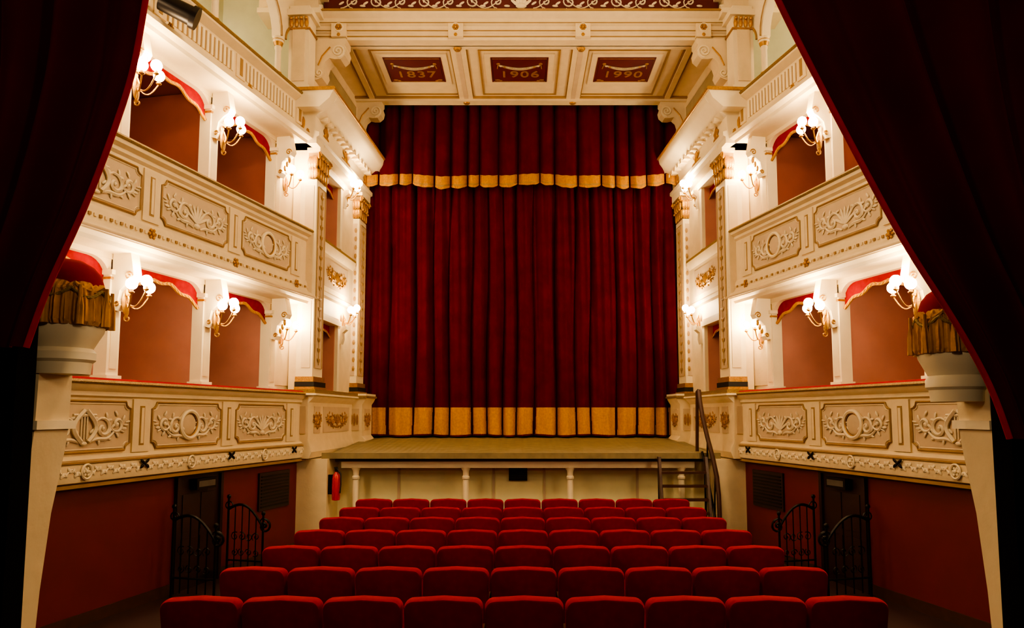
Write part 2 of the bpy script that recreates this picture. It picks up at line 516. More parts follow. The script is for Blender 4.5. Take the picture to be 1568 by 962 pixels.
# ------------------------------------------------------------------ stage boxes (proscenium sides)
def capital(mb, s0, s1, n1, z0, z1):
    mb.box(s0+.02, s1-.02, -.05, n1-.0, z0, z1-.06, 'line')
    mb.box(s0-.05, s1+.05, -.05, n1+.06, z1-.06, z1, 'white')
    for row in range(2):
        zz = z0+.06+row*.17
        for q in range(4):
            ss = s0+(s1-s0)*(q+.5)/4
            mb.ell((ss, n1+.01+row*.02, zz+.04), (.05, .03, .10), 'gold', nu=8, nv=5)
            mb.ell((ss, n1+.045+row*.02, zz+.12), (.035, .025, .025), 'gold', nu=6, nv=4)
        for q in range(3):
            nn = -.02+(n1+.02)*(q+.5)/3
            mb.ell((s0-.01-row*.02, nn, zz+.04), (.03, .05, .10), 'gold', nu=8, nv=5)
    for (ss, nn) in ((s0-.03, n1+.04), (s1+.03, n1+.04)):
        S = spiral(0, 0, .07, 1.3, 0, 1, 12)
        mb.tube([(ss+q[0]*.5, nn, z1-.13+q[1]) for q in S], .014, 'gold', 5)
        mb.tube([(ss, nn+q[0]*.5, z1-.13+q[1]) for q in S], .014, 'gold', 5)
def arab(mb, s, n, z0, z1, w, k):
    N = int((z1-z0)/.16)
    for i in range(N):
        z = z0+(i+.5)*(z1-z0)/N
        for sg in (-1, 1):
            leaf(mb, s, z-.05, pi/2-sg*.7, .10, .035, n, k)
        mb.ell((s, n, z), (.02, .012, .025), k, nu=6, nv=4)
    mb.tube([(s, n, z0), (s, n, z1)], .006, k, 4)
def arabY(mb, s, z0, z1, nc):
    N = int((z1-z0)/.16)
    for i in range(N):
        z = z0+(i+.5)*(z1-z0)/N
        mb.ell((s, nc, z), (.010, .03, .05), 'line', nu=6, nv=4)

for side in (-1, 1):
    gf = GF(side)
    g = group('stage_box', (side*3.3, 12.5, 1.4))
    mb = MB([], gf)
    W0, W1 = -.30, 0
    def seg(s0, s1, z0, z1, k='cream', n1=0): mb.box(s0, s1, W0, n1, z0, z1, k)
    seg(0, .50, 1.42, 8.2); seg(1.32, 2.75, 1.42, 8.2)
    seg(.50, 1.32, 1.42, 2.42); seg(.50, 1.32, 3.62, 5.0); seg(.50, 1.32, 6.10, 8.2)
    for (z0, z1) in ((2.42, 3.62), (5.0, 6.10)):
        mb.box(1.32, 1.44, 0, .05, z0, z1, 'white')
        mb.box(.44, .50, 0, .05, z0, z1, 'white')
        mb.box(.42, 1.46, 0, .07, z1, z1+.09, 'white')
        mb.box(.44, 1.44, -.01, .03, z1+.09, z1+.13, 'line')
        mb.prism([(0, z1-.28), (.05, z1-.3), (.08, z1-.2), (.07, z1-.1), (.14, z1-.04), (.14, z1+.02), (0, z1+.02)], 1.50, 1.64, 'white')
        mb.prismb([(.5, z1), (.5, z1-.20), (.7, z1-.12), (.91, z1-.10), (1.12, z1-.12), (1.32, z1-.20), (1.32, z1)], -.12, -.10, 'velvet')
        mb.tube([(.5, -.09, z1-.20), (.7, -.09, z1-.12), (.91, -.09, z1-.10), (1.12, -.09, z1-.12), (1.32, -.09, z1-.20)], .02, 'goldcloth', 5)
        mb.box(1.31, 1.322, -.30, -.01, z0, z1, 'pink')
        mb.box(.498, .51, -.30, -.01, z0, z1, 'pink')
    mb.build('wall_panel', g)
    ib = MB([], gf)
    ib.box(.2, 2.0, -1.4, -1.3, 1.5, 6.4, 'pink')
    ib.box(.2, .26, -1.35, -.30, 1.5, 6.4, 'pink')
    ib.box(1.9, 2.0, -1.35, -.30, 1.5, 6.4, 'pink')
    for z in (1.6, 3.75, 4.1, 6.3): ib.box(.2, 2.0, -1.35, -.30, z, z+.08, 'pink')
    ib.build('box_interior', g)
    pb = MB([], gf)
    for (s0, s1, n1) in ((-.06, .40, .10), (2.25, 2.72, .12)):
        pb.box(s0, s1, -.16, n1, 2.66, 5.80, 'white')
        pb.box(s0+.07, s1-.07, n1-.01, n1+.008, 2.80, 5.70, 'field')
        pb.tube([(p[0], n1+.01, p[1]) for p in ((s0+.07, 2.80), (s1-.07, 2.80), (s1-.07, 5.70), (s0+.07, 5.70))], .012, 'line', 4, True)
        arab(pb, (s0+s1)/2, n1+.015, 2.85, 5.65, .2, 'line')
        pb.box(s0-.008, s0+.01, -.08, n1-.04, 2.80, 5.70, 'field' if s0 > 1 else 'cream')
        if s0 > 1: arabY(pb, s0-.01, 2.85, 5.65, n1/2)
        pb.box(s0-.03, s1+.03, -.16, n1+.03, 2.58, 2.66, 'gold')
        pb.box(s0-.045, s1+.045, -.16, n1+.045, 2.50, 2.58, 'black')
        pb.box(s0-.06, s1+.06, -.16, n1+.06, 2.46, 2.50, 'gold')
        capital(pb, s0, s1, n1, 5.80, 6.30)
    pb.build('pilasters', g)
    eb = MB([], gf)
    eb.prism([(0, 4.02), (.06, 4.04), (.06, 4.10), (.02, 4.14), (.02, 4.78), (.07, 4.84), (.08, 4.92), (0, 4.92)], .42, 2.22, 'cream')
    eb.box(.42, 2.22, 0, .085, 4.92, 4.96, 'olive')
    eb.box(.62, 1.9, .018, .03, 4.22, 4.70, 'field')
    motif(eb, 1.26, 4.46, 1.1, .42, .035, 'gold', 'fan')
    pod = [(-.3, 1.40), (.10, 1.40), (.14, 1.50), (.10, 1.62), (.08, 1.68), (.08, 2.26), (.12, 2.30), (.16, 2.34), (.17, 2.38), (-.3, 2.38)]
    eb.prism(pod, -.12, 2.30, 'cream')
    eb.box(-.16, 2.34, -.3, .19, 2.38, 2.46, 'olive')
    eb.box(-.18, 2.34, -.3, .21, 2.37, 2.40, 'white')
    eb.box(.55, 1.95, .075, .09, 1.78, 2.20, 'field')
    motif(eb, 1.25, 1.99, 1.2, .38, .095, 'gold', 'fan')
    eb.box(.12, .40, .075, .09, 1.78, 2.20, 'field')
    motif(eb, .26, 1.99, .24, .36, .095, 'gold', 'fan')
    eb.prism([(-.3, 1.50), (.32, 1.50), (.34, 1.60), (.27, 1.68), (.27, 2.26), (.31, 2.32), (.34, 2.38), (-.3, 2.38)], 2.16, 2.82, 'cream')
    eb.box(2.12, 2.86, -.3, .36, 2.38, 2.42, 'olive')
    eb.box(2.14, 2.84, -.3, .34, 2.42, 2.46, 'white')
    eb.box(2.32, 2.66, .265, .28, 1.78, 2.18, 'field')
    motif(eb, 2.49, 1.98, .3, .34, .285, 'gold', 'fan')
    eb.box(2.145, 2.165, -.02, .22, 1.78, 2.18, 'field')
    for q in range(4): eb.ell((2.14, .02+.055*q, 1.98), (.012, .025, .12-.02*(q % 2)), 'gold', nu=6, nv=5)
    eb.box(-.135, -.115, -.20, .04, 1.78, 2.2, 'field')
    eb.build('podium', g)
    cb = MB([], gf)
    ent = [(-.3, 6.30), (.16, 6.30), (.16, 6.40), (.20, 6.42), (.20, 6.48), (.14, 6.50), (.14, 6.74), (.20, 6.78), (.26, 6.80), (.30, 6.86), (.42, 6.94), (.46, 6.98), (.48, 7.06), (-.3, 7.06)]
    cb.prism(ent, -.30, 2.85, 'white')
    cb.prism([(-.3, 7.06), (.50, 7.06), (.515, 7.08), (.50, 7.11), (-.3, 7.11)], -.52, 2.87, 'gold')
    cb.prism([(-.3, 6.80), (.26, 6.80), (.42, 6.94), (.48, 7.06), (-.3, 7.06)], -.50, -.28, 'white')
    for q in range(14):
        s = -.1+q*.21
        cb.box(s, s+.09, .14, .27, 6.73, 6.79, 'cream')
    for s in (.17, 1.25, 2.48):
        cb.ell((s, .15, 6.62), (.07, .03, .12), 'gold')
        for sg in (-1, 1):
            leaf(cb, s, 6.60, pi/2-sg*1.1, .22 if s == 1.25 else .14, .07, .155, 'gold')
            leaf(cb, s, 6.55, pi/2-sg*1.6, .26 if s == 1.25 else .14, .06, .155, 'gold')
    cb.ell((-.31, -.08, 6.62), (.03, .06, .12), 'gold')
    cb.build('entablature', g)
    ub = MB([], gf)
    ub.box(.3, 2.25, -.01, .015, 7.25, 8.0, 'field2')
    ub.tube([(p[0], .02, p[1]) for p in ((.3, 7.25), (2.25, 7.25), (2.25, 8.0), (.3, 8.0))], .015, 'cream', 4, True)
    for (s0, s1) in ((-.02, .26), (2.30, 2.52)):
        prof = [(-.1, 7.48), (.03, 7.46), (.12, 7.50), (.16, 7.58), (.14, 7.66), (.17, 7.76), (.24, 7.82), (.32, 7.80), (.42, 7.80), (.49, 7.86), (.51, 7.95), (.48, 8.04), (.50, 8.07), (.50, 8.15), (-.1, 8.15)]
        ub.prism(prof, s0, s1, 'cream')
        for d in (s0-.01, s1+.01):
            ub.tube([(d, p[0], p[1]) for p in spiral(.38, 7.93, .11, 2.0, -pi/2, 1, 24)], .016, 'white', 5)
            ub.tube([(d, p[0], p[1]) for p in spiral(.07, 7.57, .07, 1.6, pi, 1, 18)], .013, 'white', 5)
            ub.tube([(d, .06, 7.7), (d, .12, 7.85), (d, .25, 8.0)], .012, 'gold', 5)
    ub.box(-.36, -.06, -.30, .02, 7.07, 8.52, 'white')
    ub.box(-.40, -.02, -.34, .06, 7.07, 7.2, 'white')
    ub.box(-.375, -.36, -.24, -.04, 7.28, 8.15, 'cream')
    ub.box(-.38, -.04, -.32, .04, 8.12, 8.15, 'gold')
    for q in range(4):
        ub.ell((-.37, -.26+.08*q, 8.23), (.03, .035, .08), 'gold', nu=6, nv=4)
        ub.ell((-.39, -.26+.08*q, 8.30), (.03, .03, .03), 'gold', nu=6, nv=4)
    ub.box(-.42, .0, -.36, .08, 8.34, 8.44, 'white')
    ub.build('upper_order', g)

# ------------------------------------------------------------------ proscenium beam + soffit
g = group('proscenium_arch', (0, 12.4, 8.3))
mb = MB([])
prof = [(11.42, 8.15), (11.22, 8.15), (11.20, 8.18), (11.20, 8.24), (11.17, 8.26), (11.17, 8.36), (11.13, 8.38), (11.13, 8.47), (11.09, 8.50), (11.05, 8.53), (11.03, 8.57), (11.42, 8.57)]
mb.prism(prof, -3.45, 3.45, 'cream')
mb.box(-3.5, 3.5, 11.02, 11.06, 8.545, 8.575, 'line')
mb.box(-3.4, 3.4, 11.12, 11.135, 8.39, 8.402, 'line')
mb.box(-3.4, 3.4, 11.155, 11.175, 8.275, 8.287, 'line')
mb.box(-3.4, 3.4, 11.185, 11.20, 8.19, 8.205, 'line')
for X in (-2.95, -1.06, 1.0, 2.95):
    mb.box(X-.12, X+.12, 11.11, 11.2, 8.16, 8.38, 'cream')
    mb.tube([(X+.065*cos(a*pi/8), 11.105, 8.31+.065*sin(a*pi/8)) for a in range(16)], .012, 'white', 5, True)
    rosette(mb, X, 11.10, 8.31, .06, 'gold')
    mb.ell((X, 11.11, 8.19), (.03, .02, .03), 'gold')
mb.build('beam', g)
sb = MB([])
sb.box(-3.35, 3.35, 11.40, 13.62, 8.20, 8.40, 'cream')
sb.box(-3.3, 3.3, 11.40, 11.52, 8.15, 8.21, 'cream')
sb.box(-3.3, 3.3, 13.42, 13.62, 8.12, 8.21, 'cream')
sb.box(-3.3, 3.3, 13.38, 13.42, 8.16, 8.21, 'line')
sb.box(-3.3, 3.3, 11.52, 11.55, 8.17, 8.21, 'line')
for X in (-1.06, 1.0):
    sb.box(X-.13, X+.13, 11.5, 13.45, 8.155, 8.21, 'cream')
    sb.box(X-.04, X+.04, 11.6, 13.4, 8.148, 8.16, 'field')
    sb.box(X-.15, X-.13, 11.5, 13.45, 8.175, 8.21, 'line')
    sb.box(X+.13, X+.15, 11.5, 13.45, 8.175, 8.21, 'line')
    for yy in (11.46, 13.52):
        sb.lathe([(.07, 0), (.05, -.03), (.02, -.04)], (X, yy, 8.13), 'gold', 10)
for X in (-2.88, 2.82):
    sb.box(X-.05, X+.05, 11.5, 13.45, 8.155, 8.21, 'cream')
    sb.box(X-.09, X-.05, 11.5, 13.45, 8.175, 8.21, 'line')
    sb.box(X+.05, X+.09, 11.5, 13.45, 8.175, 8.21, 'line')
sb.build('soffit', g)
cf = MB([])
cents = (-1.88, -.03, 1.82)
for X in cents:
    w, y0, y1 = .50, 11.82, 12.72
    for (a0, a1, b0, b1) in ((X-.70, X-.67, 11.6, 13.3), (X+.67, X+.70, 11.6, 13.3), (X-.67, X+.67, 11.6, 11.63), (X-.67, X+.67, 13.27, 13.3)):
        cf.box(a0, a1, b0, b1, 8.18, 8.205, 'line')
    cf.box(X-w-.10, X+w+.10, y0-.10, y1+.14, 8.17, 8.205, 'cream')
    cf.box(X-w, X+w, y0, y1, 8.16, 8.18, 'panelred')
    cf.tube([(X-.36+.72*t, 12.07+.13*sin(pi*t), 8.155) for t in [i/12 for i in range(13)]], [.012+.018*sin(pi*i/12) for i in range(13)], 'field2', 6)
    for i in range(11):
        t = (i+.5)/11
        cf.ell((X-.36+.72*t, 12.07+.13*sin(pi*t), 8.145), (.03, .03, .008), 'gold' if i % 2 else 'field', nu=6, nv=4)
    for sx in (-1, 1):
        cf.ell((X+sx*.37, 12.03, 8.155), (.035, .035, .01), 'gold')
        cf.tube([(X+sx*.37, 12.05, 8.155), (X+sx*.39, 12.2, 8.155)], .01, 'gold', 4)
        cf.ell((X+sx*.40, 12.63, 8.155), (.05, .03, .008), 'gold')
        cf.ell((X+sx*.34, 12.66, 8.155), (.03, .03, .008), 'gold')
    cf.tube([(X-w+.03, y0+.03, 8.157), (X+w-.03, y0+.03, 8.157), (X+w-.03, y1-.03, 8.157), (X-w+.03, y1-.03, 8.157)], .005, 'gold', 4, True)
cf.build('coffers', g)
for X, tx in zip(cents, ('1837', '1906', '1990')):
    cu = bpy.data.curves.new('year_text', 'FONT')
    cu.body = tx; cu.size = .32; cu.extrude = .004; cu.offset = .004; cu.align_x = 'CENTER'; cu.align_y = 'CENTER'
    cu.space_character = 1.15
    cu.materials.append(M['gold'])
    o = bpy.data.objects.new('year_text', cu)
    scene.collection.objects.link(o)
    o.parent = g
    o.location = Vector((X, 12.42, 8.155))-g.location
    o.rotation_euler = (pi, 0, 0)
fb = MB([])
fb.box(-3.2, 3.2, 11.12, 11.3, 8.57, 9.40, 'panelred')
for i in range(15):
    X = -2.73+i*.39
    sg = 1 if i % 2 else -1
    if abs(X) < .15: continue
    fb.tube([(X+p[0], 11.11, 8.74+p[1]) for p in spiral(0, 0, .11, 1.4, sg*pi/2, sg, 18)], taper(18, .014), 'relief', 5)
    fb.tube([(X-.195+.39*t, 11.11, 8.74+sg*.11*cos(pi*t)) for t in [j/8 for j in range(9)]], .010, 'relief', 5)
    for q in range(5):
        leaf(fb, X+.14*cos(q*pi*.4+.6), 8.74+.11*sin(q*pi*.4+.6), q*pi*.4+1.2, .10, .04, 11.11, 'relief')
for q in range(5):
    leaf(fb, 0, 8.64, pi/2+(q-2)*.45, .22, .06, 11.10, 'white')
fb.ell((0, 11.09, 8.66), (.09, .03, .05), 'white')
fb.build('painted_frieze', g)
eb = MB([])
for sx in (-1, 1):
    eb.box(min(sx*3.2, sx*4.2), max(sx*3.2, sx*4.2), 10.9, 11.4, 8.44, 8.52, 'white')
    eb.box(min(sx*3.25, sx*4.2), max(sx*3.25, sx*4.2), 10.98, 11.4, 8.52, 8.74, 'cream')
    eb.box(min(sx*3.12, sx*4.2), max(sx*3.12, sx*4.2), 10.86, 11.4, 8.74, 8.92, 'white')
    pts = [(sx*(3.2+.35*sin(t*pi/2)), 11.05, 8.6+.45*(1-cos(t*pi/2))) for t in [i/8 for i in range(9)]]
    eb.tube(pts, .05, 'white', 8)
eb.build('side_entablature', g)

# ------------------------------------------------------------------ curtains
def fphase(x, p, seed):
    return x/p+.22*sin(x*1.7+seed)+.14*sin(x*4.3+seed*2)+.08*sin(x*9.1+seed)
def folds(x, p, seed, e=.4):
    return abs(sin(pi*fphase(x, p, seed)))**e
g = group('stage_curtain', (0, 14.05, 4.0))
mb = MB([])
zb, zt = 1.645, 7.2
hem = 2.21
levels = [zb, zb+.03, zb+.05] + [zb+.05+(hem-zb-.05)*i/6 for i in range(1, 7)] + [hem+.02] + [hem+.02+(zt-hem-.02)*i/14 for i in range(1, 15)]
def cfn(u, v):
    j = round(v*(len(levels)-1)); z = levels[j]
    x = -3.6+7.2*u
    t = (z-zb)/(zt-zb)
    amp = .27*(1-.35*t)
    y = 14.26-amp*folds(x+.02*sin(z*1.3+x*3), .36, .7, .42)-(.012+.02*t)*sin(x*41+z*.6)-.02*sin(x*23+z*.4)
    zz = z
    if j <= 2: zz = z+.012+.012*sin(x*6)
    return (x, y, zz)
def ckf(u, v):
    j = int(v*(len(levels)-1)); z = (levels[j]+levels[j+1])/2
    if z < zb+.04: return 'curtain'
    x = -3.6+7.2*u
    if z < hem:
        return 'curtain' if folds(x+.02*sin(z*1.3+x*3), .36, .7, .42) < .46 else 'goldcloth'  # shade in the hem's deep pleats painted as dark red faces
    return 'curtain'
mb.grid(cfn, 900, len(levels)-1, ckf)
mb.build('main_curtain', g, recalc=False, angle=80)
vb = MB([])
zb2 = 6.53
lv2 = [0, .045, .075, .24, .26, .6, 1.0, 1.4, 1.95]
def vfn(u, v):
    j = round(v*(len(lv2)-1))
    x = -3.6+7.2*u
    f_ = folds(x, .36, 2.1, .5)
    fade = (1-j/(len(lv2)-1))
    sag = .03*sin(x*2.1+1)+.02*sin(x*5)-.16*(f_-.8)
    z = zb2+lv2[j]+sag*fade
    y = 14.0-.28*f_*(.75+.35*fade)-.012*sin(x*37)
    return (x, y, z)
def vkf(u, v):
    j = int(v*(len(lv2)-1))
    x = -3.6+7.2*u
    if folds(x, .36, 2.1, .5) < .34: return 'curtain'  # crease shade put into the colour: dark red between the fringe folds
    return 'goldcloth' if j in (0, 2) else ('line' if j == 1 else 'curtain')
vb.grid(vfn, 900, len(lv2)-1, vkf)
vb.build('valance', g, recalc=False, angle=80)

# ------------------------------------------------------------------ stage
g = group('stage', (0, 12.0, 1.3))
mb = MB([])
A = [(11.36, 1.46), (14.9, 1.67), (14.9, 1.55), (11.36, 1.39)]
mb.prism(A, -3.0, 3.0, 'stage')
mb.prism([(11.33, 1.385), (11.33, 1.475), (11.37, 1.475), (11.37, 1.385)], -3.12, 3.12, 'stage')
mb.build('floorboards', g)
g = group('understage_colonnade', (0, 11.56, 0))
mb = MB([])
mb.box(-2.85, 2.75, 11.50, 11.62, 1.23, 1.33, 'white')
mb.box(-2.95, 2.95, 11.5, 11.95, 1.33, 1.385, 'wood')
for X in (-2.63, -.88, .78, 2.55):
    mb.lathe([(.075, 0), (.075, .12), (.055, .14), (.06, .18), (.045, .22), (.05, .9), (.045, .94), (.06, .96), (.06, .99), (.045, 1.01), (.05, 1.08), (.075, 1.12), (.08, 1.14)], (X, 11.56, .10), 'white', 14)
    mb.box(X-.09, X+.09, 11.48, 11.64, 0, .10, 'white')
mb.build('columns_and_beam', g)
w = MB([])
w.box(-3.0, 3.0, 11.90, 12.0, 0, 1.38, 'recess')
for X in (-2.0, -.45, .38, 1.9):
    w.box(X-.02, X+.02, 11.88, 11.91, 0, 1.38, 'field')
w.build('wall_understage', None, smooth=False)
vg = MB([])
vg.box(-.20, .10, 11.85, 11.90, 1.0, 1.22, 'black')
for i in range(5): vg.box(-.19, .09, 11.84, 11.85, 1.02+i*.04, 1.035+i*.04, 'iron')
vg.build('vent_grille', None, smooth=False)
w = MB([])
for sx in (-1, 1):
    a, b = sorted((sx*3.0, sx*3.95))
    w.box(a, b, 11.22, 12.3, 0, 1.385, 'cream')
    a, b = sorted((sx*2.97, sx*3.98))
    w.box(a, b, 11.19, 12.3, 0, .12, 'cream')
w.build('wall_stage_piers', None, smooth=False)
w = MB([])
w.box(-5, 5, 15.0, 15.1, 0, 9.4, 'black')
w.box(-5, -3.62, 13.9, 15.0, 0, 9.4, 'black')
w.box(3.62, 5, 13.9, 15.0, 0, 9.4, 'black')
w.box(-3.6, 3.6, 13.62, 13.66, 8.4, 9.4, 'black')
w.build('wall_stage_back', None, smooth=False)
w = MB([])
for sx in (-1, 1):
    a, b = sorted((sx*3.6, sx*5.2))
    w.box(a, b, 11.5, 11.6, 1.4, 6.4, 'pinkdark')
    w.box(a, b, 11.5, 11.6, 6.4, 9.4, 'green')
w.build('wall_stage_side', None, smooth=False)

# ------------------------------------------------------------------ floor, ceiling
w = MB([]); w.box(-7, 7, -3, 15, -.1, 0, 'floor'); w.build('floor', None, smooth=False)
w = MB([]); w.box(-7, 7, -3, 15, 9.4, 9.5, 'cream'); w.build('ceiling', None, smooth=False)

# ------------------------------------------------------------------ seats
def seat_mesh():
    mb = MB([])
    W, H0, H1 = .258, .34, .885
    R = .06
    out = [(-W+.012, H0), (W-.012, H0)]
    for i in range(7):
        a = pi/2*i/6
        out.append((W-R+R*cos(a), H1-R+R*sin(a)-.012))
    out.append((0, H1))
    for i in range(7):
        a = pi/2+pi/2*i/6
        out.append((-W+R+R*cos(a), H1-R+R*sin(a)-.012))
    rings = []
    for (y, s) in ((-.062, .86), (-.058, .93), (-.042, .98), (-.02, 1.0), (.02, 1.0), (.042, .98), (.06, .90)):
        cz = (H0+H1)/2
        tilt = lambda z: -(z-H0)*.16
        rings.append([mb.v(p[0]*(1-(1-s)*.45), y+tilt(p[1]), cz+(p[1]-cz)*(1-(1-s)*.45)) for p in out])
    n = len(out)
    for a, b in zip(rings[:-1], rings[1:]):
        for i in range(n):
            mb.f((a[i], a[(i+1) % n], b[(i+1) % n], b[i]), 'seat')
    mb.f(rings[0], 'seat'); mb.f(rings[-1][::-1], 'seat')
    mb.prism([(.07, .36), (.13, .34), (.20, .40), (.24, .60), (.22, .72), (.15, .74), (.10, .62)], -.225, .225, 'seat')
    for sx in (-1, 1):
        mb.box(sx*.255-.02, sx*.255+.02, .0, .32, .56, .60, 'wood')
        mb.box(sx*.255-.012, sx*.255+.012, .03, .28, .06, .56, 'iron')
        mb.box(sx*.255-.02, sx*.255+.02, -.02, .32, 0, .05, 'iron')
    o = mb.build('theater_seat', None)
    return o
rows = [4.86, 5.78, 6.70, 7.62, 8.54, 9.46, 10.38]
first = seat_mesh()
me = first.data
off = first.location.copy()
k = 0
for r, Y in enumerate(rows):
    for c in range(9):
        X = (c-4)*.527+.02
        if k == 0: o = first
        else:
            o = bpy.data.objects.new('theater_seat', me)
            scene.collection.objects.link(o)
        o.location = (off.x+X, off.y+Y+.05, off.z)
        k += 1

# ------------------------------------------------------------------ doors, grilles, railings
def railing(side, s, nout):
    g = group('wrought_iron_railing', AF(side)(s, nout/2, .5))
    mb = MB([], AF(side))
    for (n, z) in ((.0, 1.0), (nout, .80)):
        mb.tube([(s, n, 0), (s, n, z)], .016, 'iron', 6)
        mb.ell((s, n, z+.02), (.028, .028, .03), 'iron')
        mb.tube([(s, n+p[0], z-.1+p[1]) for p in spiral(.0, 0, .07, 1.2, 0, 1, 14)], .009, 'iron', 5)
    top = [(s, nout*t, .86-.22*t*t+.10*sin(t*pi)) for t in [i/10 for i in range(11)]]
    mb.tube(top, .018, 'iron', 6)
    mb.tube([(s, nout*t, .22) for t in (0, 1)], .012, 'iron', 6)
    for q in range(1, 5):
        n = nout*q/5
        z = .86-.22*(q/5)**2+.10*sin(q/5*pi)
        mb.tube([(s, n, .05), (s, n, z)], .008, 'iron', 5)
        mb.tube([(s, n+p[0], .52+p[1]) for p in spiral(0, 0, .06, 1.4, q, 1 if q % 2 else -1, 14)], .007, 'iron', 4)
        mb.tube([(s, n+p[0], .32+p[1]) for p in spiral(0, 0, .05, 1.4, q, -1 if q % 2 else 1, 14)], .007, 'iron', 4)
    S = spiral(nout+.02, .66, .09, 1.5, pi/2, -1, 18)
    mb.tube([(s, p[0], p[1]) for p in S], .014, 'iron', 6)
    mb.build('ironwork', g)

for side in (-1, 1):
    xf = AF(side)
    nm = 'door_1' if side < 0 else 'door_2'
    g = group(nm, xf(2.45, -.05, .7))
    mb = MB([], xf)
    mb.box(2.02, 2.85, -.098, -.085, .0, 1.36, 'door')
    mb.box(2.00, 2.05, -.098, -.05, .0, 1.36, 'door'); mb.box(2.82, 2.87, -.098, -.05, .0, 1.36, 'door')
    mb.box(2.0, 2.87, -.098, -.05, 1.33, 1.36, 'door')
    for (z0, z1) in ((.15, .6), (.68, 1.12)):
        mb.box(2.14, 2.40, -.09, -.075, z0, z1, 'door'); mb.box(2.48, 2.74, -.09, -.075, z0, z1, 'door')
    mb.ell((2.12, -.05, .66), (.02, .03, .02), 'gold')
    mb.build('leaf', g)
    eb = MB([], xf)
    eb.box(2.25, 2.62, -.07, .02, 1.17, 1.30, 'iron')
    eb.box(2.28, 2.59, .02, .026, 1.20, 1.27, 'grey')
    eb.build('emergency_light_box', None, smooth=False)
    vb = MB([], xf)
    vb.box(.35, 1.15, -.098, -.07, .72, 1.25, 'door')
    for i in range(10): vb.box(.39, 1.11, -.07, -.06, .76+i*.047, .78+i*.047, 'iron')
    vb.build('radiator_grille', None, smooth=False)
    railing(side, 2.98, .55)
    railing(side, 1.95, .50)

# ------------------------------------------------------------------ extinguisher
g = group('fire_extinguisher', (-2.90, 11.30, .95))
mb = MB([])
c = (-2.88, 11.32, .74)
mb.lathe([(.02, 0), (.06, .01), (.065, .04), (.065, .33), (.055, .39), (.025, .43), (.02, .46)], c, 'extred', 16)
mb.lathe([(.022, .44), (.028, .46), (.028, .50), (.015, .52)], c, 'black', 10)
mb.box(c[0]-.015, c[0]+.015, c[1]-.09, c[1]+.02, c[2]+.50, c[2]+.52, 'black')
mb.tube([(c[0]+.02, c[1]-.02, c[2]+.48), (c[0]+.08, c[1]-.04, c[2]+.42), (c[0]+.085, c[1]-.05, c[2]+.25), (c[0]+.075, c[1]-.05, c[2]+.12)], .011, 'black', 6)
mb.box(c[0]-.12, c[0]-.05, c[1]-.03, c[1]+.03, c[2]+.1, c[2]+.4, 'iron')
mb.build('body', g)

# ------------------------------------------------------------------ stage steps (right)
g = group('stage_steps', (2.6, 11.0, .7))
mb = MB([])
x0, x1 = 2.16, 2.84
n = 6
for i in range(n):
    z = 1.40-(i+1)*.20; y = 11.26-(i+1)*.055
    mb.box(x0, x1, y-.09, y+.04, z-.035, z, 'wood')
for x in (x0-.02, x1+.02):
    mb.prism([(11.31, 1.42), (11.20, 1.42), (10.84, .0), (10.96, 0)], x-.02, x+.02, 'wood')
    mb.tube([(x, 11.29, 1.38), (x, 11.29, 0)], .018, 'iron', 6)
mb.build('flight', g)
mb = MB([])
P = [(2.84, 11.50, 2.46), (2.84, 11.44, 2.30), (2.86, 11.36, 2.02), (2.90, 11.26, 1.72), (2.95, 11.16, 1.42), (2.98, 11.06, 1.12), (2.98, 10.98, .86), (2.97, 10.92, .60), (2.96, 10.90, 0)]
mb.tube(P, .036, 'wood', 8)
mb.tube([(2.80, 11.52, 1.49), (2.82, 11.52, 2.44), (2.84, 11.50, 2.46)], .028, 'wood', 8)
mb.tube([(2.82, 11.30, 1.50), (2.86, 11.26, 1.30), (2.90, 11.10, .80), (2.92, 10.95, .45)], .020, 'iron', 6)
mb.tube([(2.88, 11.26, .9), (2.90, 11.26, 1.72)], .014, 'iron', 6)
mb.tube([(2.94, 11.10, .5), (2.97, 11.10, 1.24)], .014, 'iron', 6)
mb.build('handrail', g)

# ------------------------------------------------------------------ stage spotlight at upper left
p = AF(-1)(3.75, .30, 6.54)
g = group('stage_spotlight', p)
mb = MB([], lambda a, b, c: (p[0]+a, p[1]+b, p[2]+c))
def cyl(P0, P1, r0, r1, k): mb.tube([P0, P1], [r0, r1], k, 16)
cyl((-.10, -.05, .06), (.20, .06, -.06), .10, .11, 'iron')
cyl((.20, .06, -.06), (.25, .08, -.08), .13, .13, 'iron')
mb.tube([(-.02, -.17, .02), (-.02, -.16, .20), (-.02, .0, .25), (-.02, .17, .20), (-.02, .17, .02)], .012, 'iron', 6)
mb.tube([(-.02, 0, .25), (-.1, 0, .50), (-.25, 0, .50), (-.30, 0, .40)], .016, 'iron', 6)
mb.build('body', g)

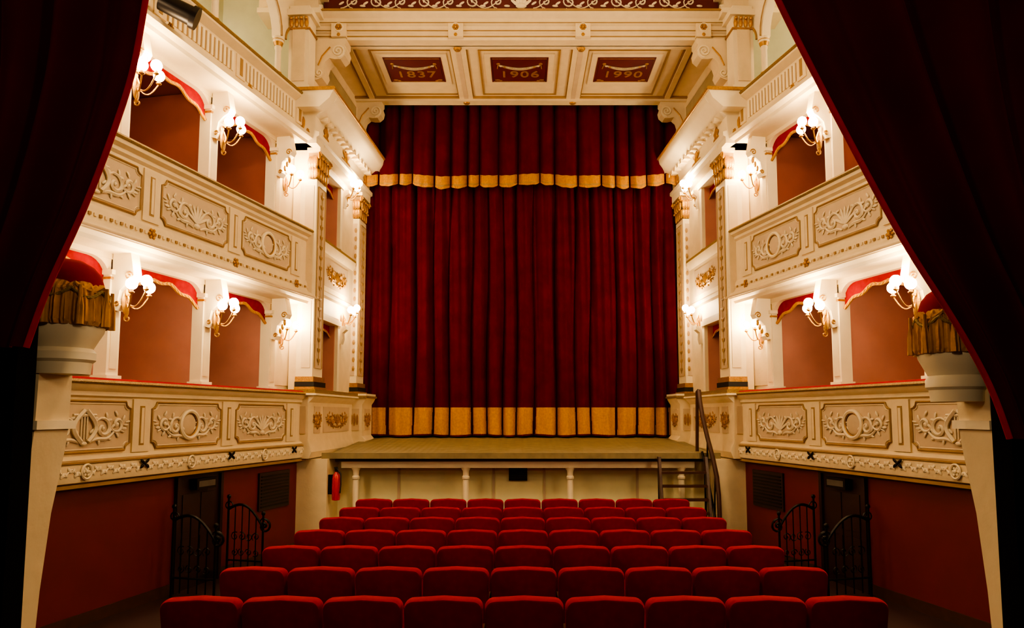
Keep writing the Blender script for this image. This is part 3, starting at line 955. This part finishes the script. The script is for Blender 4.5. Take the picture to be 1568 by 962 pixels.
# ------------------------------------------------------------------ entrance posts with cushions
def post(cx, xin, xout, dz, k):
    sg = 1 if cx > 0 else -1
    g = group('armrest_post', (cx, 2.5, 1.2))
    mb = MB([])
    a = abs(xin); b = abs(xout)
    poly = [(a, 2.20+dz), (a+.005, 2.02), (a+.012, 1.95), (a+.05, 1.72), (a+.075, 1.45), (a+.10, 1.0), (a+.105, 0), (b, 0), (b, 2.20+dz)]
    poly = [(sg*q[0], q[1]) for q in poly]
    mb.prismb(poly, 2.42, 2.60, 'cream')
    aa, bb = sorted((sg*(a-.012), sg*(b+.01)))
    mb.box(aa, bb, 2.405, 2.615, 2.02, 2.05, 'white')
    ctr = (cx, 2.5, dz)
    S = lambda L: [(r*k, z) for r, z in L]
    mb.lathe(S([(.085, 2.16), (.09, 2.20), (.10, 2.21), (.10, 2.235), (.09, 2.25), (.105, 2.28), (.120, 2.31), (.125, 2.34), (.115, 2.36)]), ctr, 'white', 28)
    mb.build('pedestal', g)
    cb = MB([])
    cb.lathe(S([(.128, 2.325), (.136, 2.34), (.133, 2.40), (.124, 2.45), (.112, 2.475), (.10, 2.485)]), ctr, 'goldcloth', 120,
             mod=lambda t, z: 1+.035*sin(2*pi*t*30)*(1 if z < 2.46 else .2)+.02*sin(2*pi*t*9))
    cb.lathe(S([(.113, 2.465), (.112, 2.485), (.102, 2.515), (.082, 2.54), (.05, 2.56), (.02, 2.565)]), ctr, 'velvet', 32)
    N = 72
    cb.tube([(cx+.122*k*cos(2*pi*i/N), 2.5+.122*k*sin(2*pi*i/N), dz+2.467-.022*abs(sin(2*pi*i/N*4))) for i in range(N)], .008, 'goldcloth', 6, True)
    cb.tube([(cx+.130*k*cos(2*pi*i/N), 2.5+.130*k*sin(2*pi*i/N), dz+2.45-.03*abs(sin(2*pi*i/N*4+.4))) for i in range(N)], .006, 'olive', 6, True)
    for i in range(9):
        a_ = 2*pi*i/9
        x, y = cx+.139*k*cos(a_), 2.5+.139*k*sin(a_)
        cb.tube([(x, y, 2.46+dz), (x, y, 2.42+dz), (x, y, 2.39+dz), (x, y, 2.325+dz)], [.006, .007, .013, .015], 'goldcloth', 7)
    cb.build('cushion', g)
post(-1.605, -1.625, -1.78, .05, 1.06)
post(1.515, 1.572, 1.72, -.045, .96)

w = MB([])
w.box(-3.0, -1.562, 2.22, 2.31, 0, 6.0, 'dark')  # added slab that keeps the left edge of the view black
w.build('wall_entrance_left', None, smooth=False)
w = MB([])
w.box(1.505, 3.0, 2.22, 2.31, 0, 6.0, 'dark')  # matching added slab, blacks out the right edge of the view
w.build('wall_entrance_right', None, smooth=False)

def interp(tab, z):
    for (z0, x0), (z1, x1) in zip(tab[:-1], tab[1:]):
        if z0 >= z >= z1:
            t = (z0-z)/(z0-z1); return x0+(x1-x0)*t
    return tab[-1][1] if z < tab[-1][0] else tab[0][1]
def drape(name, tab, sg, xo):
    zs = [tab[0][0]-(tab[0][0]-tab[-1][0])*i/50 for i in range(51)]
    xs = [interp(tab, z) for z in zs]
    for _ in range(6):
        xs = [xs[0]]+[(xs[i-1]+xs[i]+xs[i+1])/3 for i in range(1, 50)]+[xs[-1]]
    mb = MB([])
    def fn(u, v):
        i = round(v*50); z = zs[i]; e = xs[i]
        x = e+(xo-e)*u
        y = 2.10-.06*sin(u*(9.0+2*sin(v*2))*pi*.9+v*1.5)*min(1, u*6)-.02*sin(u*47+v*5)*min(1, u*4)
        if u < .03: y += .03*(1-u/.03)
        return (x*sg, y, z)
    mb.grid(fn, 150, 50, 'drape')
    mb.tube([(xs[i]*sg, 2.13, zs[i]) for i in range(0, 51)], .010, 'velvet', 8)
    mb.build(name, None, recalc=False, angle=70)
drape('doorway_drape', [(3.9, 1.13), (3.38, 1.165), (3.11, 1.197), (2.86, 1.268), (2.66, 1.335), (2.446, 1.425), (2.27, 1.475)], -1, 1.95)
drape('doorway_drape', [(3.9, .60), (3.38, .786), (3.09, .916), (2.82, 1.043), (2.56, 1.169), (2.39, 1.275), (2.156, 1.398), (2.0, 1.44)], 1, 1.95)

# ------------------------------------------------------------------ chandelier (added unseen above the stalls as general fill light)
g = group('chandelier', (0, 5.5, 8.2))
mb = MB([])
mb.tube([(0, 5.5, 9.4), (0, 5.5, 8.2)], .02, 'gold', 8)
mb.tube([(.7*cos(2*pi*i/24), 5.5+.7*sin(2*pi*i/24), 8.2) for i in range(24)], .02, 'gold', 6, True)
bb = MB([])
for i in range(8):
    a = 2*pi*i/8
    mb.tube([(0, 5.5, 8.3), (.35*cos(a), 5.5+.35*sin(a), 8.12), (.7*cos(a), 5.5+.7*sin(a), 8.2)], .012, 'gold', 6)
    bb.ell((.7*cos(a), 5.5+.7*sin(a), 8.29), (.06, .06, .07), 'bulb', nu=10, nv=7)
mb.build('frame', g); bb.build('globes', g)
L = bpy.data.lights.new('chandelier_light', 'POINT'); L.energy = 290; L.color = (1, .74, .45); L.shadow_soft_size = .5
lo = bpy.data.objects.new('chandelier_light', L); scene.collection.objects.link(lo); lo.parent = g; lo.location = (0, 0, -.3)
# added unseen pendants, cross-lighting the cushions from either side of the viewer
for X in (-.75, .75):
    g = group('foyer_pendant_lamp', (X, .1, 3.5))
    mb = MB([])
    mb.tube([(X, .1, 9.4), (X, .1, 3.7)], .012, 'gold', 6)
    mb.lathe([(.03, .14), (.16, .02), (.17, 0), (.02, .10)], (X, .1, 3.62), 'gold', 20)
    mb.build('shade', g)
    bb = MB([]); bb.ell((X, .1, 3.60), (.07, .07, .08), 'bulb', nu=12, nv=8); bb.build('globe', g)
    L = bpy.data.lights.new('pendant_light', 'POINT'); L.energy = 36; L.color = (1, .74, .46); L.shadow_soft_size = .1
    lo = bpy.data.objects.new('pendant_light', L); scene.collection.objects.link(lo); lo.parent = g; lo.location = (0, 0, -.25)

# ------------------------------------------------------------------ world, camera
wd = bpy.data.worlds.new('World'); scene.world = wd; wd.use_nodes = True
wd.node_tree.nodes['Background'].inputs[0].default_value = (1, .8, .6, 1)
wd.node_tree.nodes['Background'].inputs[1].default_value = .02
cam = bpy.data.cameras.new('Camera')
cam.sensor_width = 36; cam.lens = 36*1100/1568
cam.shift_x = -14/1568; cam.shift_y = 58/1568
co = bpy.data.objects.new('Camera', cam)
scene.collection.objects.link(co)
co.location = (0, 0, 2.07)
co.rotation_euler = (math.radians(95), 0, 0)
scene.camera = co
scene.view_settings.view_transform = 'AgX'
scene.view_settings.look = 'AgX - Medium High Contrast'
scene.view_settings.exposure = 0.65
